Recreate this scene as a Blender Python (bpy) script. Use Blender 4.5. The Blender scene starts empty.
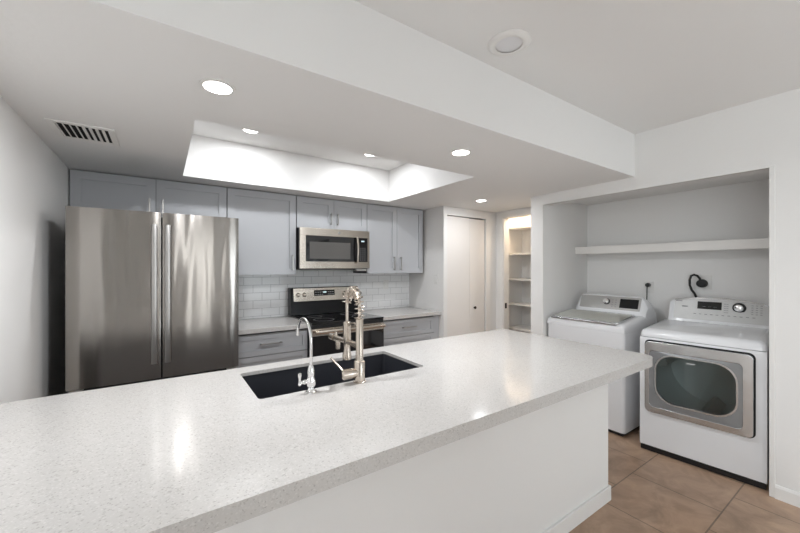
import bpy, bmesh, math, random
from mathutils import Vector, Matrix
random.seed(7)
PI = math.pi
scene = bpy.context.scene
COL = scene.collection

# ------------------------------------------------------------------ camera
cam_data = bpy.data.cameras.new('camera')
cam_data.sensor_width = 36.0
cam_data.lens = 349.5 / 800 * 36.0
cam_data.shift_y = 1.1 / 800
cam_data.clip_start = 0.02
cam = bpy.data.objects.new('camera', cam_data)
cam.location = (0, 0, 1.44)
cam.rotation_euler = (PI / 2, 0, -0.5975)
COL.objects.link(cam)
scene.camera = cam

# ------------------------------------------------------------------ world and exposure
world = bpy.data.worlds.new('world'); scene.world = world
world.use_nodes = True
wn = world.node_tree.nodes; wl = world.node_tree.links
bg = wn['Background']
sky = wn.new('ShaderNodeTexSky'); sky.sky_type = 'HOSEK_WILKIE'; sky.turbidity = 4
sky.sun_direction = Vector((0.3, 0.6, 0.74)).normalized()
wl.new(sky.outputs['Color'], bg.inputs['Color'])
bg.inputs['Strength'].default_value = 0.9
vs = scene.view_settings
vs.view_transform = 'Standard'; vs.look = 'None'; vs.gamma = 1.0
vs.use_curve_mapping = False
vs.exposure = 0.62

def area(name, loc, rot, sx, sy, power, color=(1, 1, 1), shape='RECTANGLE', spread=PI):
    d = bpy.data.lights.new(name, 'AREA'); d.shape = shape
    d.size = sx
    if shape in ('RECTANGLE', 'ELLIPSE'): d.size_y = sy
    d.energy = power; d.color = color; d.spread = spread
    o = bpy.data.objects.new(name, d); o.location = loc; o.rotation_euler = rot
    COL.objects.link(o); return o
# area lamps added as daylight through guessed, unseen windows of the living side
area('unseen_end_window_light', (0.78, -3.30, 1.35), (PI / 2, 0, 0), 0.56, 1.6, 8, (1.0, 0.99, 0.97))
area('unseen_end_door_light', (2.5, -3.30, 1.1), (PI / 2, 0, 0), 1.1, 2.0, 30, (0.905, 0.957, 1.0))
area('added_left_fill', (-0.66, -1.45, 1.4), (PI / 2, 0, -PI / 2), 2.3, 1.5, 38, (0.905, 0.957, 1.0))  # added fill from an unseen side window
area('added_right_fill', (3.27, -1.7, 1.4), (PI / 2, 0, PI / 2), 2.0, 1.5, 62, (0.905, 0.957, 1.0))  # added main fill, unseen, kept out of the refrigerator's reflection

# ------------------------------------------------------------------ materials
def mat(name, color, rough=0.5, metal=0.0, spec=0.5, coat=0.0, aniso=0.0, emit=None, estr=0.0, trans=0.0, ior=1.45):
    m = bpy.data.materials.new(name); m.use_nodes = True
    b = m.node_tree.nodes['Principled BSDF']
    b.inputs['Base Color'].default_value = (*color, 1)
    b.inputs['Roughness'].default_value = rough
    b.inputs['Metallic'].default_value = metal
    b.inputs['Specular IOR Level'].default_value = spec
    b.inputs['Coat Weight'].default_value = coat
    b.inputs['Anisotropic'].default_value = aniso
    b.inputs['Transmission Weight'].default_value = trans
    b.inputs['IOR'].default_value = ior
    if emit:
        b.inputs['Emission Color'].default_value = (*emit, 1)
        b.inputs['Emission Strength'].default_value = estr
    return m
def nodes(m): return m.node_tree.nodes, m.node_tree.links, m.node_tree.nodes['Principled BSDF']
def texco(m, scale=(1, 1, 1), kind='Object'):
    n, l, b = nodes(m)
    tc = n.new('ShaderNodeTexCoord'); mp = n.new('ShaderNodeMapping')
    mp.inputs['Scale'].default_value = scale
    l.new(tc.outputs[kind], mp.inputs['Vector']); return mp
def add_bump(m, scale=60, strength=0.05, dist=0.01, vec=(1, 1, 1), detail=3):
    n, l, b = nodes(m)
    mp = texco(m, vec); t = n.new('ShaderNodeTexNoise'); t.inputs['Scale'].default_value = scale
    t.inputs['Detail'].default_value = detail
    bp = n.new('ShaderNodeBump'); bp.inputs['Strength'].default_value = strength; bp.inputs['Distance'].default_value = dist
    l.new(mp.outputs['Vector'], t.inputs['Vector']); l.new(t.outputs['Fac'], bp.inputs['Height'])
    l.new(bp.outputs['Normal'], b.inputs['Normal']); return m
def add_noise_color(m, c1, c2, scale, lo=0.4, hi=0.6, vec=(1, 1, 1), detail=4):
    n, l, b = nodes(m)
    mp = texco(m, vec); t = n.new('ShaderNodeTexNoise'); t.inputs['Scale'].default_value = scale; t.inputs['Detail'].default_value = detail
    r = n.new('ShaderNodeValToRGB')
    r.color_ramp.elements[0].position = lo; r.color_ramp.elements[0].color = (*c1, 1)
    r.color_ramp.elements[1].position = hi; r.color_ramp.elements[1].color = (*c2, 1)
    l.new(mp.outputs['Vector'], t.inputs['Vector']); l.new(t.outputs['Fac'], r.inputs['Fac'])
    l.new(r.outputs['Color'], b.inputs['Base Color']); return r

M = {}
M['paint'] = add_bump(mat('wall_paint', (0.82, 0.81, 0.795), 0.55), 45, 0.12, 0.004)
M['ceiling'] = add_bump(mat('ceiling_paint', (0.83, 0.825, 0.815), 0.7), 30, 0.15, 0.005)
M['trim'] = mat('trim_paint', (0.82, 0.81, 0.79), 0.3)
M['door'] = mat('door_paint', (0.82, 0.79, 0.76), 0.35)
M['cab'] = mat('cabinet_grey_paint', (0.455, 0.465, 0.485), 0.38)
M['cab_in'] = mat('carcass_gap_shade', (0.10, 0.10, 0.105), 0.6)  # carcass darkened so the gaps between doors look shaded
M['nickel'] = mat('brushed_nickel', (0.42, 0.41, 0.40), 0.28, 1.0)
M['faucet'] = mat('faucet_brushed_nickel', (0.62, 0.555, 0.485), 0.24, 1.0)
M['chrome'] = mat('polished_chrome', (0.86, 0.86, 0.86), 0.06, 1.0)
M['black'] = mat('black_plastic', (0.012, 0.012, 0.013), 0.35)
M['gap'] = mat('recess_shade_black', (0.01, 0.01, 0.011), 0.8)  # near-black paints the shade inside gaps and recesses
M['blackglass'] = mat('black_glass', (0.008, 0.008, 0.009), 0.06, coat=0.5)
M['enamel'] = mat('black_enamel', (0.008, 0.008, 0.009), 0.2, spec=0.25)
M['appliance'] = mat('white_appliance_enamel', (0.80, 0.805, 0.82), 0.18, coat=0.3)
M['app_grey'] = mat('washer_control_panel', (0.40, 0.395, 0.385), 0.35, 0.5)
M['app_silver'] = mat('dryer_control_panel', (0.55, 0.55, 0.54), 0.4, 0.2)
M['sink'] = mat('black_composite_sink', (0.03, 0.032, 0.04), 0.42)
M['rubber'] = mat('black_rubber', (0.02, 0.02, 0.02), 0.6)
M['plate'] = mat('white_plastic_plate', (0.78, 0.77, 0.75), 0.3)
M['display'] = mat('dark_display', (0.01, 0.012, 0.012), 0.12)
M['glyph'] = mat('panel_print', (0.27, 0.27, 0.28), 0.5)
M['digit'] = mat('lit_digits', (0.1, 0.1, 0.1), 0.5, emit=(0.75, 0.95, 1.0), estr=0.8)
M['whiteprint'] = mat('pale_print', (0.55, 0.55, 0.55), 0.5)
M['lamp'] = mat('lamp_diffuser', (0.9, 0.9, 0.9), 0.5, emit=(1.0, 0.98, 0.95), estr=10)
M['lamp_off'] = mat('frosted_lamp', (0.80, 0.80, 0.82), 0.3)
M['knobdark'] = mat('dark_bronze', (0.03, 0.027, 0.025), 0.35, 0.7)
M['shelf'] = mat('shelf_paint', (0.82, 0.80, 0.77), 0.4)
M['grass'] = mat('patio_ground', (0.35, 0.33, 0.28), 0.9)
M['bulk'] = mat('lid_glass', (0.62, 0.62, 0.56), 0.12, 0.25, coat=0.4)

# brushed stainless: vertical, gently rippled sheet
def steel(name, color, rough, vec, ripple, rs):
    m = mat(name, color, rough, 1.0, aniso=0.75)
    n, l, b = nodes(m)
    mp = texco(m, vec); t = n.new('ShaderNodeTexNoise'); t.inputs['Scale'].default_value = rs; t.inputs['Detail'].default_value = 1.5
    t.inputs['Distortion'].default_value = 0.4
    bp = n.new('ShaderNodeBump'); bp.inputs['Strength'].default_value = ripple; bp.inputs['Distance'].default_value = 0.02
    l.new(mp.outputs['Vector'], t.inputs['Vector']); l.new(t.outputs['Fac'], bp.inputs['Height'])
    l.new(bp.outputs['Normal'], b.inputs['Normal'])
    tg = n.new('ShaderNodeTangent'); tg.direction_type = 'RADIAL'; tg.axis = 'Z'
    l.new(tg.outputs['Tangent'], b.inputs['Tangent']); b.inputs['Anisotropic Rotation'].default_value = 0.25
    return m
M['fridge'] = steel('stainless_door_sheet', (0.315, 0.295, 0.275), 0.19, (1.0, 1.0, 0.13), 0.6, 5.5)
M['steel'] = steel('stainless_trim', (0.60, 0.545, 0.48), 0.24, (0.3, 1, 1), 0.03, 20)
M['dryersteel'] = steel('dryer_door_steel', (0.66, 0.665, 0.67), 0.25, (0.3, 1, 1), 0.05, 12)

# quartz
def quartz():
    m = mat('speckled_quartz', (0.7, 0.69, 0.67), 0.13, spec=0.5)
    n, l, b = nodes(m)
    mp = texco(m)
    v = n.new('ShaderNodeTexVoronoi'); v.inputs['Scale'].default_value = 260
    l.new(mp.outputs['Vector'], v.inputs['Vector'])
    r = n.new('ShaderNodeValToRGB'); e = r.color_ramp.elements
    e[0].position = 0.0; e[0].color = (0.41, 0.395, 0.38, 1)
    e[1].position = 1.0; e[1].color = (0.63, 0.615, 0.60, 1)
    a = e.new(0.06); a.color = (0.485, 0.47, 0.452, 1)
    a = e.new(0.14); a.color = (0.55, 0.535, 0.52, 1)
    a = e.new(0.80); a.color = (0.565, 0.55, 0.535, 1)
    sp = n.new('ShaderNodeSeparateColor'); l.new(v.outputs['Color'], sp.inputs['Color'])
    l.new(sp.outputs[0], r.inputs['Fac'])
    t = n.new('ShaderNodeTexNoise'); t.inputs['Scale'].default_value = 3.0; t.inputs['Detail'].default_value = 3
    l.new(mp.outputs['Vector'], t.inputs['Vector'])
    r2 = n.new('ShaderNodeValToRGB'); r2.color_ramp.elements[0].color = (0.94, 0.925, 0.91, 1); r2.color_ramp.elements[1].color = (1, 1, 1, 1)
    l.new(t.outputs['Fac'], r2.inputs['Fac'])
    mx = n.new('ShaderNodeMix'); mx.data_type = 'RGBA'; mx.blend_type = 'MULTIPLY'; mx.inputs[0].default_value = 1
    l.new(r.outputs['Color'], mx.inputs[6]); l.new(r2.outputs['Color'], mx.inputs[7])
    l.new(mx.outputs[2], b.inputs['Base Color'])
    return m
M['quartz'] = quartz()

def brick(name, bw, rh, mortar, c1, c2, cm, rough, offset=0.5, loc=(0, 0, 0), rot=(0, 0, 0), bump=0.2, swap=False):
    m = mat(name, c1, rough)
    n, l, b = nodes(m)
    tc = n.new('ShaderNodeTexCoord'); mp = n.new('ShaderNodeMapping'); mp.inputs['Location'].default_value = loc
    if swap:
        sx = n.new('ShaderNodeSeparateXYZ'); cx = n.new('ShaderNodeCombineXYZ')
        l.new(tc.outputs['Object'], sx.inputs[0]); l.new(sx.outputs['X'], cx.inputs['X']); l.new(sx.outputs['Z'], cx.inputs['Y'])
        l.new(cx.outputs[0], mp.inputs['Vector'])
    else: l.new(tc.outputs['Object'], mp.inputs['Vector'])
    t = n.new('ShaderNodeTexBrick'); t.offset = offset
    t.inputs['Scale'].default_value = 1; t.inputs['Brick Width'].default_value = bw; t.inputs['Row Height'].default_value = rh
    t.inputs['Mortar Size'].default_value = mortar; t.inputs['Mortar Smooth'].default_value = 0.1
    t.inputs['Color1'].default_value = (*c1, 1); t.inputs['Color2'].default_value = (*c2, 1); t.inputs['Mortar'].default_value = (*cm, 1)
    l.new(mp.outputs['Vector'], t.inputs['Vector']); l.new(t.outputs['Color'], b.inputs['Base Color'])
    bp = n.new('ShaderNodeBump'); bp.invert = True; bp.inputs['Strength'].default_value = bump; bp.inputs['Distance'].default_value = 0.003
    l.new(t.outputs['Fac'], bp.inputs['Height']); l.new(bp.outputs['Normal'], b.inputs['Normal'])
    return m, t
M['tile'], _ = brick('white_subway_tile', 0.178, 0.0812, 0.0022, (0.84, 0.84, 0.84), (0.87, 0.87, 0.87), (0.50, 0.50, 0.50), 0.12, 0.5, (0.112, 0.041, 0), swap=True)
M['floor'], ft = brick('tan_stone_tile', 0.475, 0.475, 0.004, (0.41, 0.278, 0.195), (0.44, 0.305, 0.215), (0.20, 0.145, 0.105), 0.32, 0.5, (0.126, -0.16, 0), bump=0.3)
n, l, b = nodes(M['floor'])
mp = texco(M['floor'], (1, 1, 1)); t1 = n.new('ShaderNodeTexNoise'); t1.inputs['Scale'].default_value = 4.5; t1.inputs['Detail'].default_value = 8; t1.inputs['Roughness'].default_value = 0.65; t1.inputs['Distortion'].default_value = 1.0
l.new(mp.outputs['Vector'], t1.inputs['Vector'])
rr = n.new('ShaderNodeValToRGB'); rr.color_ramp.elements[0].position = 0.3; rr.color_ramp.elements[0].color = (0.70, 0.68, 0.66, 1)
rr.color_ramp.elements[1].position = 0.7; rr.color_ramp.elements[1].color = (1.24, 1.22, 1.2, 1)
l.new(t1.outputs['Fac'], rr.inputs['Fac'])
mx = n.new('ShaderNodeMix'); mx.data_type = 'RGBA'; mx.blend_type = 'MULTIPLY'; mx.inputs[0].default_value = 1
l.new(ft.outputs['Color'], mx.inputs[6]); l.new(rr.outputs['Color'], mx.inputs[7]); l.new(mx.outputs[2], b.inputs['Base Color'])

# clear glass that lets daylight pass
def glass(name, tint, gl=0.12):
    m = bpy.data.materials.new(name); m.use_nodes = True
    n = m.node_tree.nodes; l = m.node_tree.links; n.clear()
    o = n.new('ShaderNodeOutputMaterial'); t = n.new('ShaderNodeBsdfTransparent'); g = n.new('ShaderNodeBsdfGlossy'); x = n.new('ShaderNodeMixShader')
    t.inputs['Color'].default_value = (*tint, 1); g.inputs['Roughness'].default_value = 0.03
    fr = n.new('ShaderNodeFresnel'); fr.inputs['IOR'].default_value = 1.5
    l.new(fr.outputs[0], x.inputs[0]); l.new(t.outputs[0], x.inputs[1]); l.new(g.outputs[0], x.inputs[2]); l.new(x.outputs[0], o.inputs['Surface'])
    return m
M['clear'] = glass('window_glass', (0.97, 0.98, 0.98))
M['smoked'] = glass('smoked_door_glass', (0.76, 0.79, 0.78))

# ------------------------------------------------------------------ mesh builder
class MB:
    def __init__(s): s.bm = bmesh.new()
    def box(s, x0, x1, y0, y1, z0, z1, mtx=None):
        vs_ = [s.bm.verts.new((x, y, z)) for x in (x0, x1) for y in (y0, y1) for z in (z0, z1)]
        for f in ((0, 1, 3, 2), (4, 6, 7, 5), (0, 4, 5, 1), (2, 3, 7, 6), (0, 2, 6, 4), (1, 5, 7, 3)):
            s.bm.faces.new([vs_[i] for i in f])
        if mtx is not None:
            for v in vs_: v.co = mtx @ v.co
        return s
    def prism(s, pts, axis, a, b):
        """polygon pts (2D) extruded along axis between a and b. axis x: pts=(y,z); y: (x,z); z: (x,y)"""
        def P(p, t):
            return {'x': (t, p[0], p[1]), 'y': (p[0], t, p[1]), 'z': (p[0], p[1], t)}[axis]
        A = [s.bm.verts.new(P(p, a)) for p in pts]; B = [s.bm.verts.new(P(p, b)) for p in pts]
        s.bm.faces.new(A); s.bm.faces.new(B[::-1])
        k = len(pts)
        for i in range(k): s.bm.faces.new((A[i], B[i], B[(i + 1) % k], A[(i + 1) % k]))
        return s
    def loft(s, rings, cap=True):
        R = [[s.bm.verts.new(p) for p in r] for r in rings]; k = len(R[0])
        for a, b in zip(R, R[1:]):
            for i in range(k): s.bm.faces.new((a[i], a[(i + 1) % k], b[(i + 1) % k], b[i]))
        if cap: s.bm.faces.new(R[0][::-1]); s.bm.faces.new(R[-1])
        return s
    def lathe(s, prof, center=(0, 0, 0), axis='z', seg=32, cap=True):
        c = Vector(center); rings = []
        for r, h in prof:
            ring = []
            for i in range(seg):
                a = 2 * PI * i / seg; u, v = r * math.cos(a), r * math.sin(a)
                ring.append(c + Vector({'z': (u, v, h), 'x': (h, u, v), 'y': (u, h, v)}[axis]))
            rings.append(ring)
        return s.loft(rings, cap)
    def tube(s, path, r, seg=12, cap=True):
        pts = [Vector(p) for p in path]; rings = []
        rs = r if isinstance(r, (list, tuple)) else [r] * len(pts)
        t0 = (pts[1] - pts[0]).normalized()
        nrm = t0.orthogonal().normalized()
        for i, p in enumerate(pts):
            t = (pts[min(i + 1, len(pts) - 1)] - pts[max(i - 1, 0)]).normalized()
            nrm = (nrm - t * nrm.dot(t)).normalized(); bn = t.cross(nrm)
            rings.append([p + (nrm * math.cos(2 * PI * k / seg) + bn * math.sin(2 * PI * k / seg)) * rs[i] for k in range(seg)])
        return s.loft(rings, cap)
    def build(s, name, m, parent=None, loc=(0, 0, 0), bevel=0.0, smooth=False, segs=2, ang=40):
        bmesh.ops.recalc_face_normals(s.bm, faces=s.bm.faces[:])
        me = bpy.data.meshes.new(name); s.bm.to_mesh(me); s.bm.free()
        me.materials.append(m)
        o = bpy.data.objects.new(name, me); COL.objects.link(o); o.location = loc
        if parent is not None: o.parent = parent
        if smooth or bevel:
            for p in me.polygons: p.use_smooth = True
            if bevel:
                bv = o.modifiers.new('bevel', 'BEVEL'); bv.width = bevel; bv.segments = segs; bv.limit_method = 'ANGLE'; bv.angle_limit = math.radians(ang); bv.harden_normals = True
            else:
                me.set_sharp_from_angle(angle=math.radians(ang))
        return o
def bx(name, m, x0, x1, y0, y1, z0, z1, parent=None, bevel=0.0, loc=(0, 0, 0)):
    return MB().box(x0, x1, y0, y1, z0, z1).build(name, m, parent, loc, bevel)
def tag(o, label=None, cat=None, group=None, kind=None):
    if label: o['label'] = label
    if cat: o['category'] = cat
    if group: o['group'] = group
    if kind: o['kind'] = kind
    return o
def struct(o, label=None): return tag(o, label, None, None, 'structure')
def thing(name, label, cat, loc=(0, 0, 0), rz=0, group=None):
    o = bpy.data.objects.new(name, None); COL.objects.link(o); o.location = loc; o.rotation_euler = (0, 0, rz)
    o.empty_display_size = 0.1
    return tag(o, label, cat, group)
def rrect(x0, x1, y0, y1, r, n=6):
    """rounded rectangle; r one radius or four (x0y0, x1y0, x1y1, x0y1)"""
    rs = r if isinstance(r, (tuple, list)) else (r,) * 4
    out = []
    for (cx, cy, a0), q in zip(((x0, y0, PI), (x1, y0, -PI / 2), (x1, y1, 0), (x0, y1, PI / 2)), rs):
        sx = 1 if cx == x0 else -1; sy = 1 if cy == y0 else -1
        for i in range(n + 1):
            a = a0 + PI / 2 * i / n
            out.append((cx + sx * q + q * math.cos(a), cy + sy * q + q * math.sin(a)))
    return out
def ringplate(name, m, outer, inner, plane, a, b, parent=None, loc=(0, 0, 0), bevel=0.0, smooth_ang=40):
    """plate with a hole; outer and inner have the same number of points; plane 'z' (x,y) or 'x' (y,z) or 'y' (x,z)"""
    def P(p, t): return {'x': (t, p[0], p[1]), 'y': (p[0], t, p[1]), 'z': (p[0], p[1], t)}[plane]
    s = MB(); L = []
    for pts in (outer, inner):
        for t in (a, b): L.append([s.bm.verts.new(P(p, t)) for p in pts])
    oa, ob, ia, ib = L; k = len(outer)
    for i in range(k):
        j = (i + 1) % k
        s.bm.faces.new((oa[i], oa[j], ia[j], ia[i])); s.bm.faces.new((ob[i], ob[j], ib[j], ib[i]))
        s.bm.faces.new((oa[i], oa[j], ob[j], ob[i])); s.bm.faces.new((ia[i], ia[j], ib[j], ib[i]))
    return s.build(name, m, parent, loc, bevel, ang=smooth_ang)

# ------------------------------------------------------------------ room dimensions
XW, XL, XP = -0.572, 3.17, 3.70          # left wall, laundry wall, pantry wall
YB, YK = -3.2, 3.86                      # living side end wall, kitchen wall
ZS, ZC = 2.175, 2.52                     # dropped ceiling, main ceiling
SF = 1.272                               # face of the dropped ceiling
T = 0.12

# ------------------------------------------------------------------ structure
struct(bx('floor', M['floor'], XW - T, 4.5, YB - T, YK + T, -0.06, 0.0))
struct(bx('ceiling', M['ceiling'], XW - T, 4.5, YB - T, YK + T, ZC, ZC + 0.1))
TX0, TX1, TY0, TY1 = 0.137, 2.09, 2.0, 3.29
s = MB()
s.box(XW, TX0, SF, YK, ZS, ZC); s.box(TX1, XL, SF, YK, ZS, ZC)
s.box(TX0, TX1, SF, TY0, ZS, ZC); s.box(TX0, TX1, TY1, YK, ZS, ZC)
s.box(XL, XP, 2.24, YK, ZS, ZC)
struct(s.build('ceiling_soffit', M['ceiling']), 'dropped kitchen ceiling with a raised tray')
# left wall with an unseen window added for light far behind
s = MB()
s.box(XW - T, XW, YB, -2.6, 0, ZC); s.box(XW - T, XW, -0.3, YK, 0, ZC); s.box(XW - T, XW, -2.6, -0.3, 0, 0.65); s.box(XW - T, XW, -2.6, -0.3, 2.15, ZC)
struct(s.build('wall_left', M['paint']))
# kitchen wall
struct(bx('wall_kitchen', M['paint'], XW - T, 3.9, YK, YK + T, 0, ZC))
# end wall of the living side with a guessed narrow window and glass door, both unseen
s = MB()
s.box(XW - T, 0.5, YB - T, YB, 0, ZC); s.box(1.06, 1.9, YB - T, YB, 0, ZC); s.box(3.05, XL + T, YB - T, YB, 0, ZC)
s.box(0.5, 1.06, YB - T, YB, 0, 0.55); s.box(0.5, 1.06, YB - T, YB, 2.15, ZC); s.box(1.9, 3.05, YB - T, YB, 2.1, ZC)
struct(s.build('wall_living', M['paint']))
def window(name, axis, at_, a0, a1, z0, z1, bars):
    """frame and pane in an opening; axis 'y': wall normal along y"""
    def B(n, m, p0, p1, q0, q1, r0, r1, par=None):
        return bx(n, m, p0, p1, q0, q1, r0, r1, par) if axis == 'y' else bx(n, m, q0, q1, p0, p1, r0, r1, par)
    w = struct(B(name, M['trim'], a0, a1, at_ - 0.03, at_ + 0.03, z1 - 0.05, z1))
    for k_ in range(bars + 1):
        c0 = a0 + (a1 - a0 - 0.05) * k_ / bars
        B('window_frame', M['trim'], c0, c0 + 0.05, at_ - 0.03, at_ + 0.03, z0, z1 - 0.05, w)
    B('window_sill', M['trim'], a0, a1, at_ - 0.03, at_ + 0.03, z0 - 0.0, z0 + 0.04, w)
    B('pane', M['clear'], a0 + 0.05, a1 - 0.05, at_ - 0.002, at_ + 0.002, z0 + 0.04, z1 - 0.05, w)
window('unseen_window_1', 'y', YB - 0.05, 0.5, 1.06, 0.55, 2.15, 1)
window('unseen_window_2', 'y', YB - 0.05, 1.9, 3.05, 0.0, 2.1, 2)
window('unseen_window_3', 'x', XW - 0.05, -2.6, -0.3, 0.65, 2.15, 2)  # unseen window, added for the left fill light
window('unseen_window_4', 'x', XL + 0.05, -2.7, -0.7, 0.65, 2.15, 2)  # unseen window, added for the right fill light
# laundry wall with the niche opening
OY0, OY1, OZ = 0.509, 2.10, 2.07
s = MB()
s.box(XL, XL + T, YB, -2.7, 0, ZC); s.box(XL, XL + T, -0.7, OY0, 0, ZC); s.box(XL, XL + T, -2.7, -0.7, 0, 0.65); s.box(XL, XL + T, -2.7, -0.7, 2.15, ZC); s.box(XL, XL + T, OY0, OY1, OZ, ZC); s.box(XL, XL + T, OY1, 2.24, 0, ZC)
struct(s.build('wall_right', M['paint']))
s = MB()   # the niche: back, two sides, ceiling
s.box(4.02, 4.14, 0.39, 2.24, 0, ZC); s.box(XL + T, 4.02, 0.39, 0.50, 0, ZC); s.box(XL + T, 4.02, 2.10, 2.24, 0, ZC)
s.box(XL + T, 4.02, 0.50, 2.10, 2.15, 2.2)
struct(s.build('wall_laundry_niche', M['paint']))
s = MB()   # slim casing round the opening
s.box(XL - 0.006, XL + 0.02, OY0 - 0.022, OY0 + 0.004, 0, OZ + 0.012); s.box(XL - 0.006, XL + 0.02, OY1 - 0.004, OY1 + 0.014, 0, OZ + 0.0)
s.box(XL - 0.004, XL + 0.02, OY0 - 0.012, OY1 + 0.008, OZ, OZ + 0.01)
struct(s.build('trim_1', M['trim'], bevel=0.002))
# closet wall facing the kitchen, return wall at the end of the counter
CY = 3.15; CX = 2.772
DX0, DX1, DZ = 2.83, 3.506, 2.075
s = MB()
s.box(CX, DX0, CY, CY + 0.1, 0, ZS); s.box(DX1, XP, CY, CY + 0.1, 0, ZS); s.box(DX0, DX1, CY, CY + 0.1, DZ, ZS)
s.box(CX, DX0, CY + 0.1, YK, 0, ZS)
struct(s.build('wall_closet', M['paint']))
# pantry wall with doorway
PY0, PY1, PZ = 2.36, 3.03, 2.088
s = MB()
s.box(XP, XP + 0.1, 2.24, PY0, 0, ZC); s.box(XP, XP + 0.1, PY1, YK, 0, ZC); s.box(XP, XP + 0.1, PY0, PY1, PZ, ZC)
s.box(XP + 0.1, 4.42, 3.2, 3.3, 0, ZC); s.box(4.32, 4.42, 2.24, 3.2, 0, ZC); s.box(XP + 0.1, 4.32, 2.24, 2.26, 0, ZC)
struct(s.build('wall_pantry', M['paint']))
struct(bx('ceiling_pantry', M['ceiling'], XP + 0.1, 4.32, 2.26, 3.2, 2.3, 2.34))
s = MB()
s.box(XP - 0.012, XP, PY1, PY1 + 0.07, 0, PZ + 0.06); s.box(XP - 0.012, XP, PY0, PY1, PZ, PZ + 0.06); s.box(XP - 0.012, XP, PY0 - 0.07, PY0, 0, PZ + 0.06)
s.box(XP, XP + 0.1, PY1 - 0.012, PY1, 0, PZ)
dr = struct(s.build('door_2', M['trim'], bevel=0.002), 'white casing of the pantry doorway')
bx('strike_plate', M['knobdark'], XP + 0.02, XP + 0.05, PY1 - 0.018, PY1 - 0.012, 0.905, 0.975, dr)
# bifold door
dr = struct(bx('door_1', M['gap'], DX0, DX1, CY + 0.06, CY + 0.07, 0.0, DZ - 0.002), 'white two panel folding closet door')  # near-black backing sheet paints the shade in the panel gaps
mid = 3.215
MB().box(DX0 + 0.003, mid - 0.002, CY + 0.012, CY + 0.045, 0.02, DZ - 0.01).build('door_panel', M['door'], dr, bevel=0.002)
MB().box(mid + 0.0035, DX1 - 0.014, CY + 0.016, CY + 0.049, 0.02, DZ - 0.014).build('door_panel', M['door'], dr, bevel=0.002)
MB().lathe([(0.008, 0), (0.008, -0.012), (0.017, -0.018), (0.018, -0.028), (0.012, -0.034)], (3.30, CY + 0.016, 0.93), 'y', 20).build('door_knob', M['knobdark'], dr, smooth=True)
# baseboards
struct(MB().prism([(XL - 0.012, 0), (XL, 0), (XL, 0.085), (XL - 0.006, 0.085), (XL - 0.012, 0.07)], 'y', YB, OY0 - 0.022).build('baseboard_right', M['trim']))
struct(bx('baseboard_left', M['trim'], XW, XW + 0.012, 2.05, YK, 0, 0.085))
struct(bx('ground_outside', M['grass'], -6, 8, -9, YB - T, -0.12, -0.06))

# tiled backsplash
s = MB().box(0.455, CX, YK - 0.008, YK, 0.914, 1.40)
struct(s.build('wall_tile', M['tile']), 'white subway tile backsplash')

# ------------------------------------------------------------------ island
IX1 = 2.433; IY0, IY1 = 0.855, 1.99
SX0, SX1, SY0, SY1 = 0.318, 1.158, 1.467, 1.882
def slab_with_hole(name, m):
    s = MB()
    outer = rrect(XW + 0.003, IX1, IY0, IY1, (0.002, 0.085, 0.01, 0.002), 8)
    inner = rrect(SX0, SX1, SY0, SY1, 0.02, 8)
    bm = s.bm
    def loop(pts, z):
        v = [bm.verts.new((x, y, z)) for x, y in pts]
        return v, [bm.edges.new((v[i], v[(i + 1) % len(v)])) for i in range(len(v))]
    z1, z0 = 0.914, 0.864
    zm = 0.897   # the stone is 2 cm thick; its outer edge is mitred down to 5 cm
    inset = rrect(XW + 0.023, IX1 - 0.02, IY0 + 0.02, IY1 - 0.02, (0.002, 0.065, 0.002, 0.002), 8)
    vt_, et_ = loop(outer, z1); ht, eht = loop(inner, z1)
    bmesh.ops.triangle_fill(bm, edges=et_ + eht, use_beauty=True)
    vi, ei = loop(inset, zm); hb, ehb = loop(inner, zm)
    bmesh.ops.triangle_fill(bm, edges=ei + ehb, use_beauty=True)
    vo, _e = loop(outer, z0); vn, _e = loop(inset, z0)
    for top, bot in ((vt_, vo), (vo, vn), (vn, vi), (ht, hb)):
        k = len(top)
        for i in range(k): bm.faces.new((top[i], top[(i + 1) % k], bot[(i + 1) % k], bot[i]))
    return s.build(name, m, None, (0, 0, 0), 0.003, ang=50)
ict = tag(slab_with_hole('island_countertop', M['quartz']), 'large white speckled quartz island countertop with a sink cut-out', 'countertop')
isl = thing('kitchen_island', 'white painted island base under the large quartz top', 'kitchen island', (0.9, 1.5, 0))
def il(x, y): return x - 0.9, y - 1.5
BX1 = 2.287
def ib(name, m, x0, x1, y0, y1, z0, z1, bevel=0.0, parent=isl):
    return bx(name, m, x0 - 0.9, x1 - 0.9, y0 - 1.5, y1 - 1.5, z0, z1, parent, bevel)
for nm, a, zz in (('front_panel', (XW + 0.003, BX1, 1.066, 1.16), 0.863), ('end_panel', (BX1 - 0.09, BX1, 1.16, 1.95), 0.863), ('cabinet_face', (XW + 0.003, BX1 - 0.09, 1.925, 1.94), 0.863)):
    ib(nm, M['paint'] if nm != 'cabinet_face' else M['cab_in'], *a, 0.0, zz)
s = MB()
s.box(XW + 0.003 - 0.9, BX1 + 0.013 - 0.9, 1.053 - 1.5, 1.066 - 1.5, 0, 0.09); s.box(BX1 - 0.9, BX1 + 0.013 - 0.9, 1.066 - 1.5, 1.95 - 1.5, 0, 0.09)
s.build('baseboard', M['trim'], isl, bevel=0.003)

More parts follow.
